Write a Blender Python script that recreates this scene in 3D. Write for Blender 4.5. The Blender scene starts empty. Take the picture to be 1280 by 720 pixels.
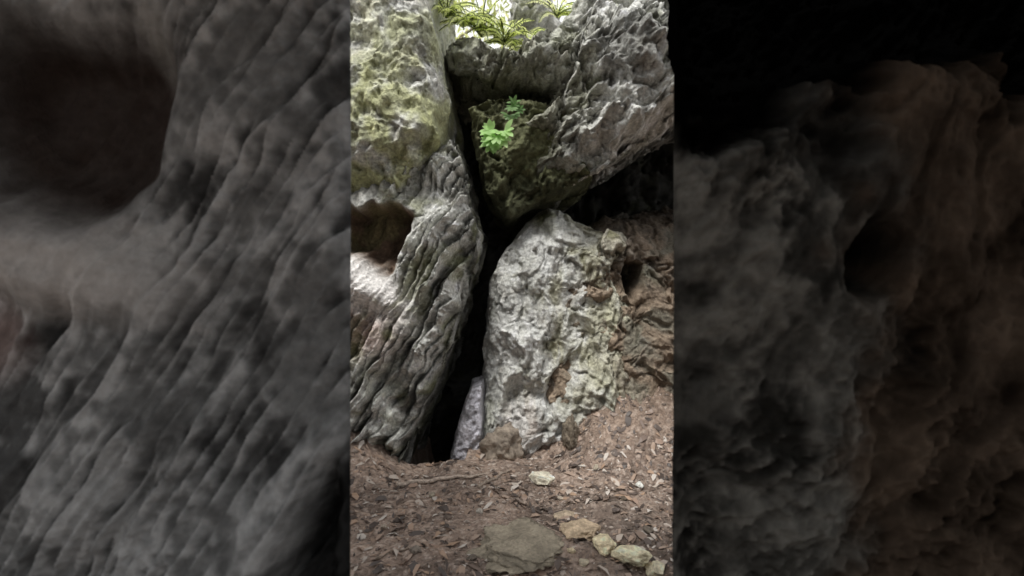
import bpy, math, random
import numpy as np
from mathutils import Vector, Matrix
random.seed(5); rng=np.random.default_rng(11)
S=bpy.context.scene; COL=S.collection
F=677.0; CH=1.5
def X(px,Y): return (px-640)/F*Y
def Z(py,Y): return CH-(py-360)/F*Y
# ------------------------------------------------------------ noise
G=rng.normal(size=(1024,3)); G/=np.linalg.norm(G,axis=1)[:,None]
PERM=rng.permutation(1024)
def pn(P):
    I=np.floor(P).astype(np.int64); f=P-I; u=f*f*f*(f*(f*6-15)+10)
    r=0
    for a in (0,1):
        for b in (0,1):
            for c in (0,1):
                h=PERM[(PERM[(PERM[(I[:,0]+a)&1023]+I[:,1]+b)&1023]+I[:,2]+c)&1023]
                g=G[h]; d=g[:,0]*(f[:,0]-a)+g[:,1]*(f[:,1]-b)+g[:,2]*(f[:,2]-c)
                w=(u[:,0] if a else 1-u[:,0])*(u[:,1] if b else 1-u[:,1])*(u[:,2] if c else 1-u[:,2])
                r=r+w*d
    return r*1.5
def fbm(P,o=4,g=.5,l=2.03):
    r=0;a=1;Q=P
    for i in range(o):
        r=r+a*pn(Q); Q=Q*l+13.7; a*=g
    return r
def billow(P,o=4,g=.5):
    r=0;a=1;Q=P
    for i in range(o):
        r=r+a*np.abs(pn(Q)); Q=Q*2.07+5.3; a*=g
    return r
def sm(a,b,x):
    t=np.clip((x-a)/(b-a),0,1); return t*t*(3-2*t)
def mix(a,b,t):
    t=np.asarray(t)[:,None]; return np.asarray(a)*(1-t)+np.asarray(b)*t
def relief(P,ang=70,st=.35,saw=0,amp=1.0,sawn=3.2,fine=1.0,crag=0.0,jt=1.0):
    a=math.radians(ang); c,s=math.cos(a),math.sin(a)
    u=P[:,0]*c+P[:,2]*s; v=-P[:,0]*s+P[:,2]*c
    Q=np.stack([u*st,P[:,1]*.6,v],1)
    w=fbm(Q*1.3+3,3)
    w2=fbm(Q*1.3+31,3)
    Qw=Q+np.stack([w2*.12,w*0,w*.22],1)
    pm=.6+.7*sm(-.28,.22,fbm(P*2.3+111,3))
    big=fbm(P*.9+7,3)*.20
    cre=np.minimum(billow(Qw*2.6,3),.7)*.17-.07
    rid=(.45-billow(Qw*4.6+9,4,.6))*.16*fine*pm
    pit=-np.clip(.16-np.abs(pn(Qw*9+40)),0,1)*.22*fine*sm(-.2,.3,pn(P*2.5+77))*pm
    fin=(fbm(P*23,3,.65)*.026*fine+ (.35-billow(P*13+4,3,.6))*.07*fine*jt)*pm
    h=big+cre+rid+fin+pit
    cav=(cre*1.6+rid*4.2+fin*9+pit*18)
    if crag:
        # broken angular faces : terraced noise steps
        q=fbm(P*1.5+500,4)*3.2+P[:,2]*.8; fl=np.floor(q); fr=q-fl
        stp=(fl+sm(.0,.22,fr)+ (fr-.5)*.25)/3.2
        q2=fbm(P*3.1+700,4)*2.4-P[:,0]; fl2=np.floor(q2); fr2=q2-fl2
        stp2=(fl2+sm(0,.2,fr2))/2.4
        d1=(stp-q/3.2); d2=(stp2-q2/2.4)
        h=h+crag*(stp*.35-P[:,2]*.0875+stp2*.10+P[:,0]*.04); cav=cav+crag*(d1*1.5+d2*1.2)
    if saw:
        R=np.stack([u*.45,P[:,1]*.5,v],1)
        t=(v*sawn+1.2*w+jt*.45*pn(P*3.7+2)+.25*pn(R*7))%1.0
        sh=(t**.9)*np.clip((1-t)*12,0,1)
        t2=(v*sawn*2.9+1.6*w2+jt*.55*pn(P*6+2)+.35*pn(R*10))%1.0
        sh2=t2*np.clip((1-t2)*12,0,1)
        msk=sm(-.40,.10,fbm(P*1.9+60,3))
        h=h+saw*sh*msk+saw*.42*sh2*pm; cav=cav+(sh-.45)*saw*5.5*msk+(sh2-.45)*saw*4*pm
    return h*amp,cav
LIGHT=(.65,.65,.61); MID=(.31,.31,.28); DARK=(.06,.06,.05); MOSS=(.21,.225,.08); BROWN=(.26,.19,.125)
def stonecol(P,cav,moss=.2,brown=.1,dark=.4,gain=1.0,light=0.0):
    n1=fbm(P*1.7+50,3); n2=fbm(P*5+20,4); n3=fbm(P*16+2,3); n4=fbm(P*2.6+90,4); n5=fbm(P*3+140,4)
    c=mix(MID,LIGHT,sm(-.25,.45,n1*.5+n2*.6+cav*.9+light+n3*.2))
    c=mix(c,DARK,sm(.0,.6,n4+n2*.5-cav*.9+dark-.45)*.85)
    c=mix(c,MOSS,sm(.1,.6,n5+n3*.25+moss-.2)*.85*min(1,moss*2.5))
    c=mix(c,BROWN,sm(.1,.6,-n5+n3*.3+brown-.2)*.9*min(1,brown*2.5))
    c=c*(1+n3*.35)[:,None]*gain
    return np.clip(c,.008,.72)
# ------------------------------------------------------------ materials
def newmat(name):
    m=bpy.data.materials.new(name); m.use_nodes=True
    nt=m.node_tree; b=nt.nodes['Principled BSDF']; return m,nt,b
def rockmat(name,bump=.5,scale=1.0,rough=.85,contrast=1.0,spec=.3):
    m,nt,b=newmat(name); N=nt.nodes; L=nt.links
    at=N.new('ShaderNodeAttribute'); at.attribute_name='Col'
    tc=N.new('ShaderNodeTexCoord')
    n1=N.new('ShaderNodeTexNoise'); n1.inputs['Scale'].default_value=38*scale; n1.inputs['Detail'].default_value=6; n1.inputs['Roughness'].default_value=.65
    n2=N.new('ShaderNodeTexVoronoi'); n2.inputs['Scale'].default_value=26*scale
    L.new(tc.outputs['Object'],n1.inputs['Vector']); L.new(tc.outputs['Object'],n2.inputs['Vector'])
    mr=N.new('ShaderNodeMapRange'); mr.inputs[1].default_value=.3; mr.inputs[2].default_value=.7
    mr.inputs[3].default_value=1-.4*contrast; mr.inputs[4].default_value=1+.35*contrast
    L.new(n1.outputs['Fac'],mr.inputs[0])
    mx=N.new('ShaderNodeVectorMath'); mx.operation='SCALE'
    L.new(at.outputs['Color'],mx.inputs[0]); L.new(mr.outputs[0],mx.inputs['Scale'])
    L.new(mx.outputs[0],b.inputs['Base Color'])
    b.inputs['Roughness'].default_value=rough; b.inputs['Specular IOR Level'].default_value=spec
    ad=N.new('ShaderNodeMath'); ad.operation='MULTIPLY_ADD'; ad.inputs[1].default_value=.5
    L.new(n2.outputs['Distance'],ad.inputs[0]); L.new(n1.outputs['Fac'],ad.inputs[2])
    bp=N.new('ShaderNodeBump'); bp.inputs['Strength'].default_value=bump; bp.inputs['Distance'].default_value=.04
    L.new(ad.outputs[0],bp.inputs['Height']); L.new(bp.outputs[0],b.inputs['Normal'])
    return m
M_ROCK=rockmat('limestone',.7,contrast=1.1); M_SOFT=rockmat('shaded_limestone',.35,.6,contrast=.5,spec=.0,rough=1.0); M_SOIL=rockmat('soil',.8,1.3,.95)
M_STONE=rockmat('loose_stone',.55,1.2,.85,.8)
def leafmat(name,trans=.35):
    m,nt,b=newmat(name); N=nt.nodes; L=nt.links
    at=N.new('ShaderNodeAttribute'); at.attribute_name='Col'
    L.new(at.outputs['Color'],b.inputs['Base Color']); b.inputs['Roughness'].default_value=.5
    if trans:
        t=N.new('ShaderNodeBsdfTranslucent'); L.new(at.outputs['Color'],t.inputs['Color'])
        mx=N.new('ShaderNodeMixShader'); mx.inputs[0].default_value=trans
        L.new(b.outputs[0],mx.inputs[1]); L.new(t.outputs[0],mx.inputs[2])
        L.new(mx.outputs[0],N['Material Output'].inputs['Surface'])
    return m
M_LEAF=leafmat('leaf',.5); M_LITTER=leafmat('dry_leaf',.1); M_BARK=rockmat('bark',.6,1.6,.9)
# ------------------------------------------------------------ mesh helpers
def mk(name,V,Fc,cols,mat,parent=None,smooth=True):
    me=bpy.data.meshes.new(name); me.from_pydata([tuple(v) for v in np.asarray(V).tolist()],[],[tuple(f) for f in Fc]); 
    ca=me.color_attributes.new('Col','FLOAT_COLOR','POINT')
    c=np.ones((len(V),4),dtype=np.float32); c[:,:3]=cols; ca.data.foreach_set('color',c.ravel())
    me.polygons.foreach_set('use_smooth',[smooth]*len(me.polygons)); me.materials.append(mat); me.update()
    o=bpy.data.objects.new(name,me); COL.objects.link(o)
    if parent: o.parent=parent
    return o
def tag(o,label=None,cat=None,group=None,kind=None):
    if label:o['label']=label
    if cat:o['category']=cat
    if group:o['group']=group
    if kind:o['kind']=kind
    return o
def polydist(x,z,poly):
    best=np.full(x.shape,1e9); qx=np.zeros_like(x); qz=np.zeros_like(x); ins=np.zeros(x.shape,bool)
    n=len(poly)
    for i in range(n):
        ax,az=poly[i]; bx,bz=poly[(i+1)%n]; dx,dz=bx-ax,bz-az
        t=np.clip(((x-ax)*dx+(z-az)*dz)/(dx*dx+dz*dz),0,1)
        cx=ax+t*dx; cz=az+t*dz; d=(x-cx)**2+(z-cz)**2
        m=d<best; best=np.where(m,d,best); qx=np.where(m,cx,qx); qz=np.where(m,cz,qz)
        if az!=bz:
            ins^=((az>z)!=(bz>z))&(x<(bx-ax)*(z-az)/(bz-az)+ax)
    d=np.sqrt(best); return np.where(ins,d,-d),qx,qz
def sheet(name,polypx,Y0,bulge,bw,res,ang=70,st=.35,saw=0,amp=1,sawn=3.2,back=1.5,rim=.25,flare=0,fn=None,cf=None,mat=None,col={},wob=.05,fine=1,edgefade=0.0,smf=None,crag=0,jt=1.0):
    poly=[(X(a,Y0),Z(b,Y0)) for a,b in polypx]
    xs=np.arange(min(p[0] for p in poly)-rim,max(p[0] for p in poly)+rim,res)
    zs=np.arange(min(p[1] for p in poly)-rim,max(p[1] for p in poly)+rim,res)
    gx,gz=np.meshgrid(xs,zs); sh=gx.shape; x=gx.ravel(); z=gz.ravel()
    d,qx,qz=polydist(x,z,poly)
    out=np.clip(-d,0,None)
    t=np.clip(d/bw,0,1); y=Y0-bulge*np.sqrt(1-(1-t)**2)+back*(out/rim)
    x2=np.where(d<0,x+(qx-x)*.88,x); z2=np.where(d<0,z+(qz-z)*.88,z)
    P=np.stack([x2,y,z2],1)
    h,cav=relief(P,ang,st,saw,amp,sawn,fine,crag,jt)
    if edgefade: h=h*sm(-.02,edgefade,d)
    px=640+x2*F/Y0; py=360-(z2-CH)*F/Y0
    if smf is not None:
        m=smf(px,py); h=h*(1-m); cav=cav*(1-m)
    if fn is not None:
        e=fn(px,py,P)
        if edgefade: e=e*sm(0,edgefade*1.4,d)
        y=y+e
    y=y-h
    if wob:
        x2=x2+wob*fbm(P*3+200,4); z2=z2+wob*fbm(P*3+300,4)
    if flare:
        x2=np.where(d<0,x2*(1+(y-Y0).clip(0)/Y0*flare),x2)
    P2=np.stack([x2,y,z2],1)
    c=stonecol(P,cav,**col)
    if cf is not None: c=cf(px,py,P,cav,c)
    keep=(d>-rim*1.02).reshape(sh)
    k=keep[:-1,:-1]&keep[1:,:-1]&keep[:-1,1:]&keep[1:,1:]
    idx=np.arange(x.size).reshape(sh)
    q=np.stack([idx[:-1,:-1][k],idx[:-1,1:][k],idx[1:,1:][k],idx[1:,:-1][k]],1)
    used=np.unique(q); rm=np.zeros(x.size,int); rm[used]=np.arange(len(used))
    return mk(name,P2[used],rm[q].tolist(),c[used],mat or M_ROCK)
# ------------------------------------------------------------ main rock face
def blob(px,py,cx,cy,rx,ry,ang=0,soft=.5):
    a=math.radians(ang); dx=px-cx; dy=py-cy
    u=(dx*math.cos(a)+dy*math.sin(a))/rx; v=(-dx*math.sin(a)+dy*math.cos(a))/ry
    return 1-sm(1-soft,1+soft*.3,np.sqrt(u*u+v*v))
# A : mossy upper left
def cA(px,py,P,cav,c):
    g=sm(40,140,py)*.45+.35
    return mix(c,np.array([.42,.43,.20])*(1+.4*fbm(P*9,3)+cav*.3)[:,None].clip(.3,2),g*sm(-.4,.3,fbm(P*4+60,3)+.15))
o=sheet('rock_mass',[(250,-190),(535,-190),(541,-20),(543,50),(556,110),(551,170),(530,208),(505,240),(470,240),(430,236),(250,255)],4.55,.28,.5,.012,ang=65,st=.7,amp=.75,fine=.6,crag=.35,cf=cA,col=dict(moss=.25,dark=.06,light=.45),back=1.6)
tag(o,'pale mossy rounded rock bulge at the upper left, above the brown hollow','rock')
# B : ridged left wall with hollow
def hol(px,py,P,cx,cy,rx,ry,soft):
    w1=fbm(P*2.2+77,3); w2=fbm(P*2.2+177,3)
    a=px+26*w1-cx; b=py+26*w2-cy
    u=np.abs(a)/rx; v=np.where(b<0,np.abs(b)/(ry*.82),np.abs(b)/ry)
    r=(u**2.6+v**2.6)**(1/2.6)
    return 1-sm(1-soft,1.08,r)
def fB(px,py,P):
    e=.50*hol(px,py,P,472,288,50,40,.28)
    e-=.20*blob(px,py,452,352,74,28,25,.8)
    e+=.25*sm(575,610,px+.3*(py-330))*sm(250,330,py)
    return e
def sB(px,py): return np.maximum(.7*blob(px,py,472,288,56,48,10,.3),.85*blob(px,py,448,347,80,32,25,.5))
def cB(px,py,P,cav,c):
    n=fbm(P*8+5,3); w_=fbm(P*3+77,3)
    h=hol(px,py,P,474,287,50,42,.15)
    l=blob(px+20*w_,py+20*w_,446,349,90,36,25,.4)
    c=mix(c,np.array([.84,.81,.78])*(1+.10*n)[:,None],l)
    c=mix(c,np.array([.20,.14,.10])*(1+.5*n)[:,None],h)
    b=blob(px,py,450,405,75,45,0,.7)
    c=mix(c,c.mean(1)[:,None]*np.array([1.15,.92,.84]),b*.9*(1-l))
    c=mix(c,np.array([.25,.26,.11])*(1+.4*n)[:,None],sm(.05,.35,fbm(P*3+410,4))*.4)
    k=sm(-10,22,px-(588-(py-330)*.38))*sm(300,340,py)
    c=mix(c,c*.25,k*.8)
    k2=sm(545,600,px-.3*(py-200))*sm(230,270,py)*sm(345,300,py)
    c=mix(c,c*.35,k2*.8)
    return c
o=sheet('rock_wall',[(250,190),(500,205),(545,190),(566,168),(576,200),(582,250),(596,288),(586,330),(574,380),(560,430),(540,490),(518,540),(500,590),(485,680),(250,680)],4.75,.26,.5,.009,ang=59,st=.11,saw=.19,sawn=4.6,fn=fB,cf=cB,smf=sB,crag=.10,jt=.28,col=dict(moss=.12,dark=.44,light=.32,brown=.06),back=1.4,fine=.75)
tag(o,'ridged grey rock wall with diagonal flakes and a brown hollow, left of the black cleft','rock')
# D : upper right, above crack
def cD(px,py,P,cav,c):
    return mix(c,np.array([.17,.175,.095])*(1+.4*fbm(P*8,3)+cav*.4)[:,None],sm(760,650,px)*.6)
o=sheet('rock_mass',[(551,58),(580,56),(612,70),(645,82),(672,70),(692,42),(712,14),(755,-20),(800,-60),(1000,-160),(1000,120),(760,94),(700,112),(600,106),(572,98)],5.05,.2,.3,.012,ang=60,st=.6,saw=.05,crag=.5,cf=cD,col=dict(moss=.15,dark=.4,light=.15),back=1.2,wob=.08)
tag(o,'dim olive grey rock crest under the bright opening, above the dark upper crack','rock')
# C : upper right overhang
def fC(px,py,P):
    e=.30*sm(730,650,px)
    e-=.25*sm(700,900,px)
    e+=.14*blob(px,py,735,95,14,60,40,.9)
    e+=.45*sm(-40,0,(py-242+(px-670)*.50))
    e+=.25*sm(60,-20,py)
    return e
def cC(px,py,P,cav,c):
    g=sm(760,660,px)
    c=mix(c,np.array([.15,.15,.085])*(1+.4*fbm(P*8,3)+cav*.4)[:,None],g*.75)
    c=mix(c,np.array([.07,.07,.06]),sm(.1,.4,fbm(P*1.8+610,4))*.6)
    return c
o=sheet('rock_overhang',[(658,150),(676,132),(696,118),(712,96),(726,60),(738,20),(756,-22),(790,-60),(1000,-200),(1000,60),(842,142),(790,178),(740,212),(706,230),(688,230),(668,205)],4.6,.14,.2,.0095,ang=45,st=.65,saw=.05,crag=1.0,fn=fC,cf=cC,col=dict(moss=.14,dark=.36,light=.30),back=1.9,amp=.95,wob=.07,fine=.85)
tag(o,'broad grey rock overhang at the upper right, jutting out above the dark recess','rock')
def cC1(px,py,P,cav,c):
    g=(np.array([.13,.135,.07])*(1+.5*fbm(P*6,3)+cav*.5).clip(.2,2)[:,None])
    return g*(.45+.55*sm(265,190,py))[:,None]  # recess shadow put into the colour, deepest at the lower end
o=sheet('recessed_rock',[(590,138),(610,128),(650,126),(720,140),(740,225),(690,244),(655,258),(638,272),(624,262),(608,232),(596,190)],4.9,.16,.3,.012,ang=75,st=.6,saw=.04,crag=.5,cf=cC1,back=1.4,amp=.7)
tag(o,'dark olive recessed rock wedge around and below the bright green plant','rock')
# E : central boulder
def cE(px,py,P,cav,c):
    n=fbm(P*4+70,4)
    c=mix(c,np.array([.38,.36,.22])*(1+.4*fbm(P*9,3)+cav*.3)[:,None],sm(670,740,px+80*n)*sm(560,440,py)*.6)
    c=mix(c,np.array([.16,.17,.07]),blob(px,py,688,278,30,18,0,.6)*.8)
    c=mix(c,np.array([.44,.32,.27]),blob(px,py,650,520,24,50,0,.8)*.4)
    st=fbm(np.stack([P[:,0]*9,P[:,1],P[:,2]*1.6],1)+15,3)
    c=mix(c,np.array([.72,.73,.72]),sm(.05,.45,st)*.5*sm(740,690,px))
    c=mix(c,np.array([.70,.70,.68]),sm(-.08,.28,fbm(P*1.9+300,3)+cav*.2)*.5*sm(790,700,px))
    c=mix(c,np.array([.25,.20,.15])*(1+.4*n)[:,None],sm(745,780,px+25*n)*sm(420,480,py)*.9)
    c=mix(c,np.array([.02,.018,.015]),blob(px,py,774,346,14,22,0,.5))  # shade inside the hole, painted near black
    return c
def fE(px,py,P):
    return -.12*blob(px,py,655,420,50,130,0,1)+.20*blob(px,py,698,468,14,34,30,.8)+.10*blob(px,py,716,400,12,60,-15,.9)+.60*blob(px,py,776,348,17,26,0,.5)+.12*blob(px,py,640,500,10,40,10,.8)
o=sheet('boulder',[(686,258),(700,264),(722,278),(748,290),(772,308),(786,332),(792,366),(800,400),(804,440),(804,480),(796,540),(770,620),(590,640),(596,560),(604,500),(608,440),(610,400),(615,352),(632,316),(660,282)],5.25,.30,.36,.0105,ang=80,st=.3,saw=.05,sawn=3.2,crag=.6,jt=.5,fn=fE,cf=cE,amp=.8,fine=.55,col=dict(moss=.12,dark=.14,light=.42),back=1.0,wob=.05)
tag(o,'tall domed grey boulder standing in the middle, to the right of the black cleft','boulder')
# F : knob
o=sheet('small_boulder',[(764,288),(778,292),(786,308),(780,322),(766,328),(752,324),(748,306)],4.95,.12,.1,.008,amp=.6,cf=lambda px,py,P,cav,c:c*np.array([.85,.80,.70]),col=dict(moss=.2,dark=.3,light=.1),back=.5,rim=.12,wob=.06)
tag(o,'small grey rock knob perched at the right shoulder of the domed boulder','rock')
# G : brown cave wall right
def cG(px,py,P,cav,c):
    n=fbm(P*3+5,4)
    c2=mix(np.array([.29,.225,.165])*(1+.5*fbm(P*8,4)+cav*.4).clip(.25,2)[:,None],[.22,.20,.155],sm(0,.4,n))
    return mix(c2,c*.6,sm(.1,.45,fbm(P*2.2+44,4))*.4)*(.22+.78*sm(250,340,py))[:,None]  # upper end darkened in colour to paint the overhang's shade
def fG(px,py,P):
    return .9*blob(px,py,784,350,14,24,0,.5)+.50*sm(325,255,py)
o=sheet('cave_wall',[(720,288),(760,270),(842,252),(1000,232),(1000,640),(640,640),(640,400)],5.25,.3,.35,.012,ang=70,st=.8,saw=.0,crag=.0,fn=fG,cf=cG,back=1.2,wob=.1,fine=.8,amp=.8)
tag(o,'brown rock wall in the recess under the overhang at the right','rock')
# slab in the cleft
def cS(px,py,P,cav,c): return np.clip(c*np.array([1.05,1.03,1.2]),0,.8)
o=sheet('rock_slab',[(588,488),(600,484),(608,640),(554,640),(562,570),(574,525)],4.85,.08,.1,.010,ang=80,amp=.35,cf=cS,col=dict(moss=.0,dark=-.2,light=.5),back=.6,rim=.12,wob=.02)
tag(o,'narrow pale grey slab wedged in the foot of the black cleft','rock')
# pale rock beyond the opening
o=sheet('background_rock',[(646,-40),(660,-70),(676,-50),(690,-10),(710,60),(740,200),(620,200),(640,40)],7.2,.3,.3,.02,crag=1.0,amp=1.2,fine=.7,col=dict(moss=.3,dark=.1,light=.4),back=1.0,wob=.1)
tag(o,'pale rock standing behind the ferns on the right of the bright opening','rock')
# backing of the cleft
def cK(px,py,P,cav,c): return c*.08  # cleft's darkness painted in: rock colour cut to near black
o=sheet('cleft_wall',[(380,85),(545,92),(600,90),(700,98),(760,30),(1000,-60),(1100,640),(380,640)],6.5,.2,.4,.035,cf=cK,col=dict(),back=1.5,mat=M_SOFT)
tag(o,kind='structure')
# ------------------------------------------------------------ added near walls, stand-ins for dark bands at both sides
def gapL(px,py): return sm(-22,26,px-(432-(py-545)*.45))*sm(530,580,py)
def fL(px,py,P):
    e=.28*hol(px,py,P,100,138,150,160,.6)
    e+=.25*gapL(px,py)
    e-=.10*blob(px,py,100,330,170,60,15,.7)
    return e
def sL(px,py): return np.maximum(.7*blob(px,py,100,140,185,195,20,.4),.6*blob(px,py,90,325,190,80,12,.6))
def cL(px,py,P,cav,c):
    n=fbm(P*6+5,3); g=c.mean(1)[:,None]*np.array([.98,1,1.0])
    c=g*.38  # base colour lowered so the whole wall looks shaded
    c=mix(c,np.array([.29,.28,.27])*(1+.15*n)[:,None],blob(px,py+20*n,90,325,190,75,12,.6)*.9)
    c=mix(c,np.array([.024,.017,.014]),hol(px,py,P,100,142,156,168,.40)*.95)  # hollow's shade painted into the rock colour
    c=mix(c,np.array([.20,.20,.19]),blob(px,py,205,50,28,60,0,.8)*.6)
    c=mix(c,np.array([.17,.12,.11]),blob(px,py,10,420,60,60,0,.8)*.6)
    c=mix(c,np.array([.004,.004,.004]),gapL(px,py)*.95)  # near-black paint imitating a deep shaded cleft
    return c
o=sheet('added_wall',[(-300,-420),(438,-420),(438,0),(439,200),(438,420),(438,600),(438,760),(438,960),(-300,960)],2.0,.10,.5,.0075,ang=58,st=.13,saw=.11,sawn=5.5,amp=.5,jt=.25,fn=fL,cf=cL,smf=sL,col=dict(moss=.05,dark=.3,light=.1),back=.6,rim=.15,flare=1.15,mat=M_SOFT,wob=.0,fine=.55,edgefade=.06)
tag(o,'added grey rock wall at the left of the view, painted dark, its top hollow shaded black in the colour','rock')
def lineR(px,py,P): return 150+22*np.sin(px*.022)+95*fbm(P*2.1+4,4)-50*sm(1000,1280,px)
def fR(px,py,P):
    e=.40*sm(60,-110,py-lineR(px,py,P))
    e+=.34*blob(px,py,1050,325,34,50,25,.7)
    e+=.12*blob(px,py,1090,480,26,160,12,.9)
    e-=.12*blob(px,py,950,470,140,330,0,.9)
    e-=.05*blob(px,py,1035,215,36,60,0,.6)
    return e
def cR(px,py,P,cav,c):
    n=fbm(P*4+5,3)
    g=c.mean(1)[:,None]*np.array([1.03,1.0,.90])*.135  # grey kept very dark so the wall seems unlit
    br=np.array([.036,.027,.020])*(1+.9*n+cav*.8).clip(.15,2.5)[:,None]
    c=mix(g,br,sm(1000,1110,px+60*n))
    c=mix(c,np.array([.0008,.0008,.0008]),sm(60,-20,py-lineR(px,py,P)))  # black paint for shade along the top recess
    c=mix(c,np.array([.001,.001,.001]),blob(px+14*n,py+14*n,1048,325,32,50,25,.5))  # inside of the hole coloured black as shade
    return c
o=sheet('added_wall',[(842,-420),(1580,-420),(1580,960),(842,960),(842,760),(842,600),(842,420),(842,200),(842,0)],2.0,.10,.5,.0075,ang=60,st=.5,saw=.05,sawn=5,amp=.55,fn=fR,cf=cR,col=dict(moss=.1,dark=.3),back=.6,rim=.15,flare=1.15,mat=M_SOFT,wob=.0,fine=.7,edgefade=.06)
tag(o,'added brown rock wall at the right of the view, painted dark, with black shade in its colour','rock')
# unseen roof, added to keep the sun off the near walls
def grid(name,xs,ys,zf,cf,mat,kind='structure'):
    gx,gy=np.meshgrid(xs,ys); P=np.stack([gx.ravel(),gy.ravel(),np.zeros(gx.size)],1)
    P[:,2]=zf(P); idx=np.arange(gx.size).reshape(gx.shape)
    q=np.stack([idx[:-1,:-1].ravel(),idx[:-1,1:].ravel(),idx[1:,1:].ravel(),idx[1:,:-1].ravel()],1)
    o=mk(name,P,q.tolist(),cf(P),mat); tag(o,kind=kind); return o
grid('sun_block_roof',np.arange(-4,4.01,.06),np.arange(-2.5,1.65,.06),lambda P:3.25+.3*fbm(P*1.2,4),lambda P:stonecol(P,P[:,0]*0,dark=.3)*.5,M_SOFT)
# ------------------------------------------------------------ ground
def gz(P):
    x,y=P[:,0],P[:,1]
    z=.58*sm(.2,1.0,x)*sm(4.05,5.15,y)+.10*sm(4.4,5.2,y)
    z=z+.34*sm(-.78,-1.35,x)*sm(3.75,4.5,y)
    z=z-.75*sm(4.55,4.88,y)*sm(-1.08,-.90,x)*sm(-.38,-.52,x)
    fade=1/(1+(np.abs(y)/30)**2+(np.abs(x)/30)**2)
    z=z+fade*(.05*fbm(P*1.3+3,3)+.03*fbm(P*5,4)+.010*fbm(P*22,2))
    return z
def gz1(x,y): return float(gz(np.array([[x,y,0.]]))[0])
def gc(P):
    n=fbm(P*2+9,4); n2=fbm(P*12,4); n3=fbm(P*30,3)
    c=mix([.42,.315,.25],[.23,.17,.135],sm(-.3,.4,n+.4*n2))
    c=mix(c,[.49,.405,.345],sm(.1,.5,n3+.3*n2)*.6)
    c=mix(c,[.23,.165,.12],sm(.3,.9,P[:,0])*sm(4.3,5.0,P[:,1])*.6)
    c=mix(c,[.18,.145,.12],sm(.1,.8,P[:,0]+.4*n)*sm(4.4,3.6,P[:,1])*.4)
    return c*(1+.4*n2+.3*n3).clip(.3,2)[:,None]
far=lambda a,b:np.concatenate([-np.geomspace(80,b,14),np.arange(-b+.1,-a,.1),np.arange(-a,a,.016),np.arange(a,b,.1),np.geomspace(b,80,14)])
xs=far(1.6,4)
ys=np.concatenate([-np.geomspace(80,3,12),np.arange(-2.9,2.5,.1),np.arange(2.5,5.5,.016),np.arange(5.5,9,.1),np.geomspace(9,120,14)])
g=grid('ground',xs,ys,gz,gc,M_SOIL)
# ------------------------------------------------------------ stones
def ico(sub):
    import bmesh
    bm=bmesh.new(); bmesh.ops.create_icosphere(bm,subdivisions=sub,radius=1); V=np.array([v.co[:] for v in bm.verts]); Fc=[[v.index for v in f.verts] for f in bm.faces]; bm.free(); return V,Fc
I2,I3,I5=ico(2),ico(3),ico(5)
def stone(name,px,py,w,h,d,colr,label,seed,sink=.35,rz=0,cat='stone',sub=None,rough=.25,Y=None,group=None,cut=.62,ncut=11,jit=.05):
    Y=Y or CH*F/(py-360); x=X(px,Y)
    for _ in range(4):
        zz=gz1(x,Y); Y=(CH-zz)*F/(py-360); x=X(px,Y)
    V,Fc=sub or I5
    r2=np.random.default_rng(seed); P=V+seed*7.3
    k=1+rough*fbm(P*.9,3)
    f=V*k[:,None]
    for _ in range(ncut):                    # broken flat faces
        n=r2.normal(size=3); n/=np.linalg.norm(n); o_=cut*r2.uniform(.9,1.25); dd=(f@n-o_).clip(0); f=f-dd[:,None]*n
    f=f*(1+jit*fbm(P*3,5,.6))[:,None]*1.25
    V2=f*np.array([w/2,d/2,h/2])
    c_,s_=math.cos(rz),math.sin(rz)
    V2=np.stack([V2[:,0]*c_-V2[:,1]*s_,V2[:,0]*s_+V2[:,1]*c_,V2[:,2]],1)
    n=fbm(P*2,4)
    c=np.array(colr)*(1+.45*n).clip(.45,1.45)[:,None]
    o=mk(name,V2,Fc,c.clip(0,.85),M_STONE); o.location=(x,Y,gz1(x,Y)+h*(.5-sink)); tag(o,label,cat,group); return o
TAN=(.80,.68,.46); GR=(.3,.26,.2)
stone('stone',676,603,.17,.10,.15,(.84,.77,.61),'single pale cream stone lying alone on the soil below the domed boulder',1,.2)
stone('flat_stone',660,684,.48,.10,.56,(.33,.285,.215),'wide flat grey brown slab half sunk in the soil at the bottom of the view',2,.50,rough=.4,jit=.18)
stone('stone',726,667,.24,.10,.22,(.54,.42,.29),'flat brown stone just right of the wide sunken slab',3,.30,.5,jit=.10)
stone('stone',755,688,.14,.09,.14,TAN,'small yellowish stone between the flat brown stone and the cream wedge stone',4,.22,.3,jit=.10)
stone('stone',790,702,.19,.08,.15,(.82,.73,.51),'cream wedge shaped stone near the bottom right of the soil',5,.22,-.3,jit=.10)
stone('stone',820,713,.10,.08,.11,(.76,.68,.49),'small tan stone at the lower right corner of the soil',6,.2)
stone('stone',705,648,.15,.06,.12,(.50,.40,.29),'small dull brown stone behind the flat brown stone',7,.3,-.4)
stone('stone',812,541,.10,.08,.08,(.55,.46,.4),'small greyish stone high on the sloping soil at the right',8,.2)
stone('stone',628,568,.27,.30,.22,(.30,.25,.20),'rounded brown rock at the foot of the domed boulder beside the cleft',9,.34,cut=.85,ncut=6,rough=.4,jit=.15)
stone('stone',714,574,.12,.30,.16,(.20,.165,.125),'dark upright stub of rock at the right foot of the domed boulder',10,.3,cut=.8,rough=.5,jit=.2)
k=0
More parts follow.
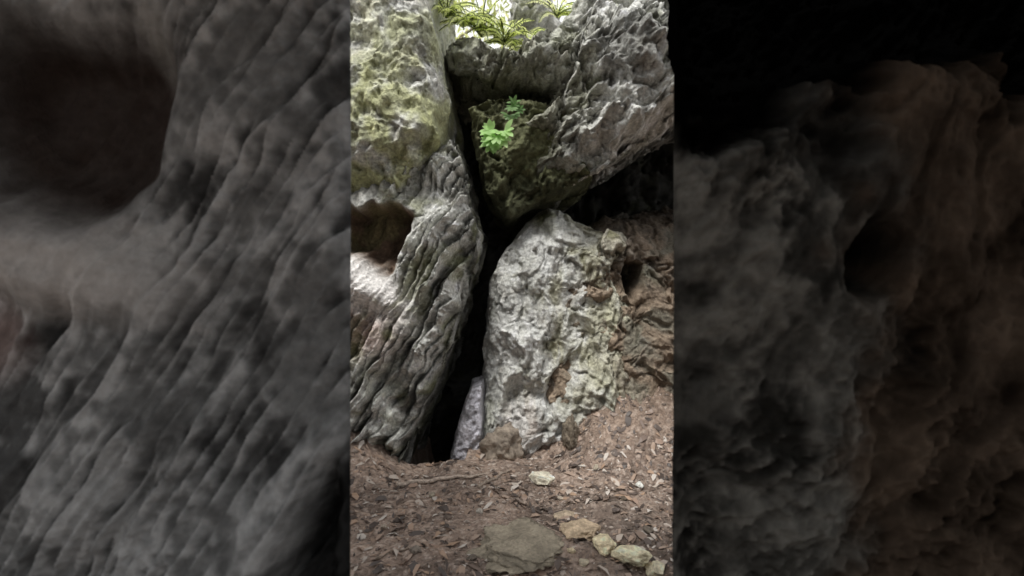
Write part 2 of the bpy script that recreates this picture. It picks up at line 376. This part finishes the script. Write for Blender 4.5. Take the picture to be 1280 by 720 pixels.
for px,py,w,c in [(745,590,.06,GR),(800,610,.07,TAN),(700,625,.05,(.35,.3,.24)),(770,640,.06,(.1,.08,.07)),(600,640,.05,(.33,.3,.26)),(560,650,.06,(.14,.11,.09)),(520,690,.07,(.2,.17,.14)),(480,660,.05,(.3,.25,.2)),(730,705,.06,(.4,.35,.26)),(590,700,.05,(.12,.1,.08)),(810,665,.07,(.12,.1,.08)),(655,630,.05,(.28,.22,.18)),(540,620,.05,(.3,.26,.2)),(760,565,.06,(.3,.25,.2)),(715,690,.05,(.42,.35,.24)),(780,625,.05,(.1,.08,.06)),(470,610,.06,(.2,.16,.13)),(695,590,.05,(.25,.2,.17))]:
    k+=1; stone('pebble',px,py,w,w*.65,w*.8,(np.array(c)*1.4).clip(0,.7),'small loose pebble scattered on the brown soil',20+k,.25,k,'pebble',I3,group='loose pebbles on the soil')
# sticks
def tube(pts,r0,r1,seg=7):
    V=[];Fc=[];pts=[Vector(p) for p in pts]
    for i,p in enumerate(pts):
        t=(pts[min(i+1,len(pts)-1)]-pts[max(i-1,0)]).normalized(); a=t.orthogonal().normalized(); b=t.cross(a); r=r0+(r1-r0)*i/(len(pts)-1)
        for k in range(seg):
            an=2*math.pi*k/seg; V.append(tuple(p+(a*math.cos(an)+b*math.sin(an))*r))
    n=len(pts)
    for i in range(n-1):
        for k in range(seg): Fc.append([i*seg+k,i*seg+(k+1)%seg,(i+1)*seg+(k+1)%seg,(i+1)*seg+k])
    Fc.append(list(range(seg))[::-1]); Fc.append([(n-1)*seg+k for k in range(seg)])
    return V,Fc
def stick(pp,r,colr,label,cat='root'):
    pts=[]
    for px,py in pp:
        Y=CH*F/(py-360); x=X(px,Y); pts.append((x,Y))
    out=[]
    for a,b in zip(pts[:-1],pts[1:]):
        for t in np.linspace(0,1,6)[:-1]:
            x=a[0]*(1-t)+b[0]*t; y=a[1]*(1-t)+b[1]*t; out.append((x+random.uniform(-.004,.004),y+random.uniform(-.004,.004),gz1(x,y)+r*.9))
    x,y=pts[-1]; out.append((x,y,gz1(x,y)+r*.9)); V,Fc=tube(out,r,r*.4)
    o=mk('root',V,Fc,np.array(colr),M_BARK); tag(o,label,cat)
stick([(495,610),(540,608),(580,603),(606,599)],.020,(.56,.46,.38),'long pale brown root lying flat on the soil in front of the cleft')
stick([(598,614),(620,604),(640,592)],.014,(.38,.31,.25),'short thin root slanting up towards the domed boulder')
stick([(470,700),(500,690),(525,694)],.008,(.42,.34,.27),'thin twig lying on the soil at the bottom left')
# litter
def litter(n):
    V=[];Fc=[];C=[]
    pal=[(.44,.33,.26),(.35,.245,.185),(.20,.145,.115),(.08,.06,.05),(.56,.48,.41),(.40,.29,.22),(.12,.09,.075),(.62,.56,.50),(.44,.30,.21),(.09,.07,.06),(.26,.19,.15)]
    xy=np.stack([rng.uniform(-1.5,1.6,n),rng.uniform(2.6,5.1,n),np.zeros(n)],1)
    dn=fbm(xy*1.6+33,3)+.5*fbm(xy*6+3,2)+.35*sm(0,.8,xy[:,0])
    xy=xy[dn>rng.uniform(-.5,.6,n)]
    for x,y,_ in xy:
        s=.007+.046*random.random()**2.8; a=random.uniform(0,6.28); tl=random.gauss(0,.35); c=random.choice(pal); cu=random.uniform(-.4,.5)*s; asp=random.uniform(.5,1.3)
        if x>.1 and random.random()<.3: c=random.choice(pal[2:4]+pal[6:7])
        m=Matrix.Rotation(a,3,'Z')@Matrix.Rotation(tl,3,'X')
        base=len(V)
        for u,v in ((-1,0),(-.4,.4),(.4,.38),(1,0),(.4,-.38),(-.4,-.4)):
            p=m@Vector((u*s*random.uniform(.8,1.2),v*s*asp*random.uniform(.8,1.2),cu*abs(v)*2)); V.append([x+p.x,y+p.y,p.z+.005]); C.append(c)
        Fc+= [[base,base+1,base+5],[base+1,base+2,base+4,base+5],[base+2,base+3,base+4]]
    V=np.array(V); V[:,2]+=gz(np.stack([V[:,0],V[:,1],V[:,0]*0],1))
    o=mk('leaf_litter',V,Fc,np.array(C),M_LITTER,smooth=False); tag(o,'brown fallen leaves scattered over the soil','leaf litter',kind='stuff')
litter(10500)
def grit(n):
    V0,F0=ico(1); Vs=[];Fs=[];Cs=[]
    for i in range(n):
        x=random.uniform(-1.5,1.6); y=random.uniform(2.6,5.1); s=.003+.014*random.random()**3
        b=i*len(V0); Vs.append(V0*np.array([s*random.uniform(.8,1.6),s,s*.7])*(1+.3*rng.normal(size=(len(V0),1)))+np.array([x,y,0]))
        Fs+=[[a+b for a in f] for f in F0]; t=random.random(); Cs+=[(.18+.48*t*t,.14+.42*t*t,.115+.37*t*t)]*len(V0)
    V=np.concatenate(Vs); cx=np.repeat(np.array([v.mean(0) for v in Vs]),len(V0),0); cx[:,2]=0; V[:,2]+=gz(cx)
    o=mk('gravel',V,Fs,np.array(Cs),M_ROCK); tag(o,'fine grit and stone chips mixed into the soil','gravel',kind='stuff')
grit(3000)
# ------------------------------------------------------------ plants
def blade(V,Fc,C,base,d,n,L,W,col,droop=.3,seg=4):
    d=d.normalized(); s=d.cross(n).normalized(); b=len(V); p=Vector(base)
    for i in range(seg+1):
        t=i/seg; w=W*math.sin(math.pi*min(.97,t*.85+.12))**.8*(1 if t<1 else .1)
        V.append(tuple(p-s*w)); V.append(tuple(p+s*w)); cc=[c*(1+.15*math.sin(i*2+b)) for c in col]; C.append(cc);C.append(cc)
        p=p+d*(L/seg); d=(d+Vector((0,0,-droop/seg))).normalized()
    for i in range(seg): Fc.append([b+2*i,b+2*i+1,b+2*i+3,b+2*i+2])
def plant(loc,label,cat,group,nst,sl,LL,LW,nleaf,cols,name='leafy_plant',spread=.8,lean=(0,-.5,.3),mode='palm',sag=.10,ln=(0,-.6,1)):
    root=bpy.data.objects.new(name,None); COL.objects.link(root); root.location=loc; tag(root,label,cat,group)
    for i in range(nst):
        d=Vector((lean[0]+random.uniform(-spread,spread),lean[1]+random.uniform(-spread,spread)*.6,lean[2]+random.uniform(-.3,spread))).normalized()
        pts=[];p=Vector((0,0,0)); L=sl*random.uniform(.5,1.15); dd=d.copy(); ds=[]
        for k in range(7):
            pts.append(p.copy()); ds.append(dd.copy()); p=p+dd*L/6; dd=(dd+Vector((0,0,-sag))).normalized()
        V,Fc=tube(pts,.004*sl/.2,.002*sl/.2,5)
        mk('stem',V,Fc,np.array([.16,.20,.07]),M_LEAF,root)
        V=[];Fc=[];C=[]; col=random.choice(cols)
        if mode=='palm':
            e=Vector((ds[-1].x,ds[-1].y*.3,ds[-1].z-.3)).normalized()
            for j in range(nleaf):
                a=(j/(nleaf-1)-.5)*3.4; side=e.cross(Vector((0,1,0.05))).normalized()
                ld=(e*math.cos(a)+side*math.sin(a)+Vector((0,-.25,-.1)))
                blade(V,Fc,C,pts[-1],ld,Vector(ln),LL*random.uniform(.75,1.1),LW,col,.5)
        else:
            for j in range(nleaf):
                t=(j+1)/nleaf; k=min(5,int(t*6)); pp=pts[k].lerp(pts[k+1],min(1,t*6-k)); e=ds[k]
                side=e.cross(Vector((.1,-.8,.6))).normalized()
                for sg in (-1,1):
                    blade(V,Fc,C,pp,side*sg+e*.5,Vector(ln),LL*(math.sin(math.pi*min(.95,t*.8+.15)))*random.uniform(.7,1.2),LW,col,.6,3)
        mk('leaf',V,Fc,np.array(C),M_LEAF,root)
    return root
BR=[(.45,.68,.26),(.52,.72,.32),(.38,.60,.22)]
DKG=[(.12,.24,.07),(.17,.30,.10)]
YL=[(.76,.83,.28),(.82,.85,.42),(.68,.78,.24)]
Yp=4.40
plant((X(624,Yp),Yp,Z(177,Yp)),'bright green leafy plant growing from the dark olive rock wedge','plant',None,10,.13,.105,.024,5,BR,spread=.75,lean=(0,-.7,.1),ln=(0,-1,.7))
plant((X(640,Yp+.15),Yp+.15,Z(146,Yp+.15)),'small dark green plant just above the bright leafy plant','plant',None,6,.11,.065,.014,5,DKG,ln=(0,-1,.7))
ferns=[(558,22,4.8,'leftmost yellow green fern in the bright opening, beside the mossy rock'),(578,34,4.85,'second yellow green fern from the left in the bright opening'),(602,46,4.9,'third yellow green fern from the left in the bright opening'),(630,56,4.95,'yellow green fern in the middle of the bright opening'),(660,62,5.0,'low fern on the right half of the rock crest'),(696,22,5.2,'rightmost fern in the bright opening near the grey crest')]
for i,(a,b,Y,lab) in enumerate(ferns):
    plant((X(a,Y+.1),Y+.1,Z(b,Y+.1)),lab,'fern',None,18 if i<4 else 13,.42 if i<4 else .34,.06,.0065,20,YL,'fern',.9,(.1,-.40,.40),'fern',.34)
# trees beyond
def tree(x,y,z0,h,r,label,n,ox):
    root=bpy.data.objects.new('tree',None); COL.objects.link(root); root.location=(x,y,z0); tag(root,label,'tree')
    V,Fc=tube([(0.1*math.sin(i),0,h*i/7) for i in range(8)],.10,.04,8); mk('trunk',V,Fc,np.array([.32,.28,.23]),M_BARK,root)
    V=[];Fc=[];C=[]; cl=[(ox+random.gauss(0,r*.6),random.gauss(0,r*.5),h*random.uniform(.35,1.05)) for _ in range(22)]
    for k in range(7):
        c=cl[k]; v,f=tube([(0,0,h*.5),(c[0]*.5,c[1]*.5,(h*.5+c[2])/2),c],.03,.010,5); mk('branch',v,f,np.array([.35,.3,.24]),M_BARK,root)
    for i in range(n):
        c=random.choice(cl); p=Vector((random.gauss(c[0],r*.2),random.gauss(c[1],r*.2),random.gauss(c[2],r*.16)))
        d=Vector((random.gauss(0,.7),random.gauss(0,.7),random.gauss(-.8,.6))); t=random.random()
        blade(V,Fc,C,p,d,Vector((random.gauss(0,.4),-.4,1)),.14,.022,(.52+.32*t,.60+.24*t,.22+.18*t),.4,2)
    mk('crown',V,Fc,np.array(C),M_LEAF,root)
tree(X(515,8),8.0,2.5,4.4,1.0,'leafy tree beyond the opening, behind the left ferns',2400,.9)
tree(X(770,10.5),10.5,2.5,5.6,1.2,'leafy tree beyond the opening, behind the grey crest',1000,-1.3)
# ------------------------------------------------------------ light
w=bpy.data.worlds.new('World'); S.world=w; w.use_nodes=True; nt=w.node_tree; bg=nt.nodes['Background']
sk=nt.nodes.new('ShaderNodeTexSky'); sk.sky_type='NISHITA'; sk.sun_disc=False
EL=math.radians(60); AZ=math.radians(203)
sk.sun_elevation=EL; sk.sun_rotation=AZ; sk.dust_density=4; sk.air_density=1.3; sk.ozone_density=.6
tc=nt.nodes.new('ShaderNodeTexCoord'); cn=nt.nodes.new('ShaderNodeTexNoise'); cn.inputs['Scale'].default_value=2.5; cn.inputs['Detail'].default_value=5
nt.links.new(tc.outputs['Generated'],cn.inputs['Vector'])
mr=nt.nodes.new('ShaderNodeMapRange'); mr.inputs[1].default_value=.3; mr.inputs[2].default_value=.6; mr.inputs[3].default_value=.6; mr.inputs[4].default_value=1
nt.links.new(cn.outputs['Fac'],mr.inputs[0])
mx=nt.nodes.new('ShaderNodeMix'); mx.data_type='RGBA'; nt.links.new(mr.outputs[0],mx.inputs[0]); nt.links.new(sk.outputs[0],mx.inputs[6]); mx.inputs[7].default_value=(9.8,9.8,9.9,1)
nt.links.new(mx.outputs[2],bg.inputs[0]); bg.inputs[1].default_value=.15
l=bpy.data.lights.new('sun','SUN'); l.energy=3.0; l.angle=math.radians(16); l.color=(1,.985,.95)
lo=bpy.data.objects.new('sun',l); COL.objects.link(lo)
dv=Vector((math.sin(AZ)*math.cos(EL),math.cos(AZ)*math.cos(EL),math.sin(EL)))
lo.rotation_euler=dv.to_track_quat('Z','Y').to_euler(); lo.location=(0,0,12)
S.view_settings.view_transform='Standard'; S.view_settings.look='None'; S.view_settings.exposure=0
cam=bpy.data.cameras.new('camera'); cam.sensor_width=36; cam.lens=F/1280*36; cam.clip_end=500; cam.clip_start=.05
cam.dof.use_dof=True; cam.dof.focus_distance=3.7; cam.dof.aperture_fstop=1.0
co=bpy.data.objects.new('camera',cam); COL.objects.link(co); co.location=(0,0,CH); co.rotation_euler=(math.pi/2,0,0); S.camera=co
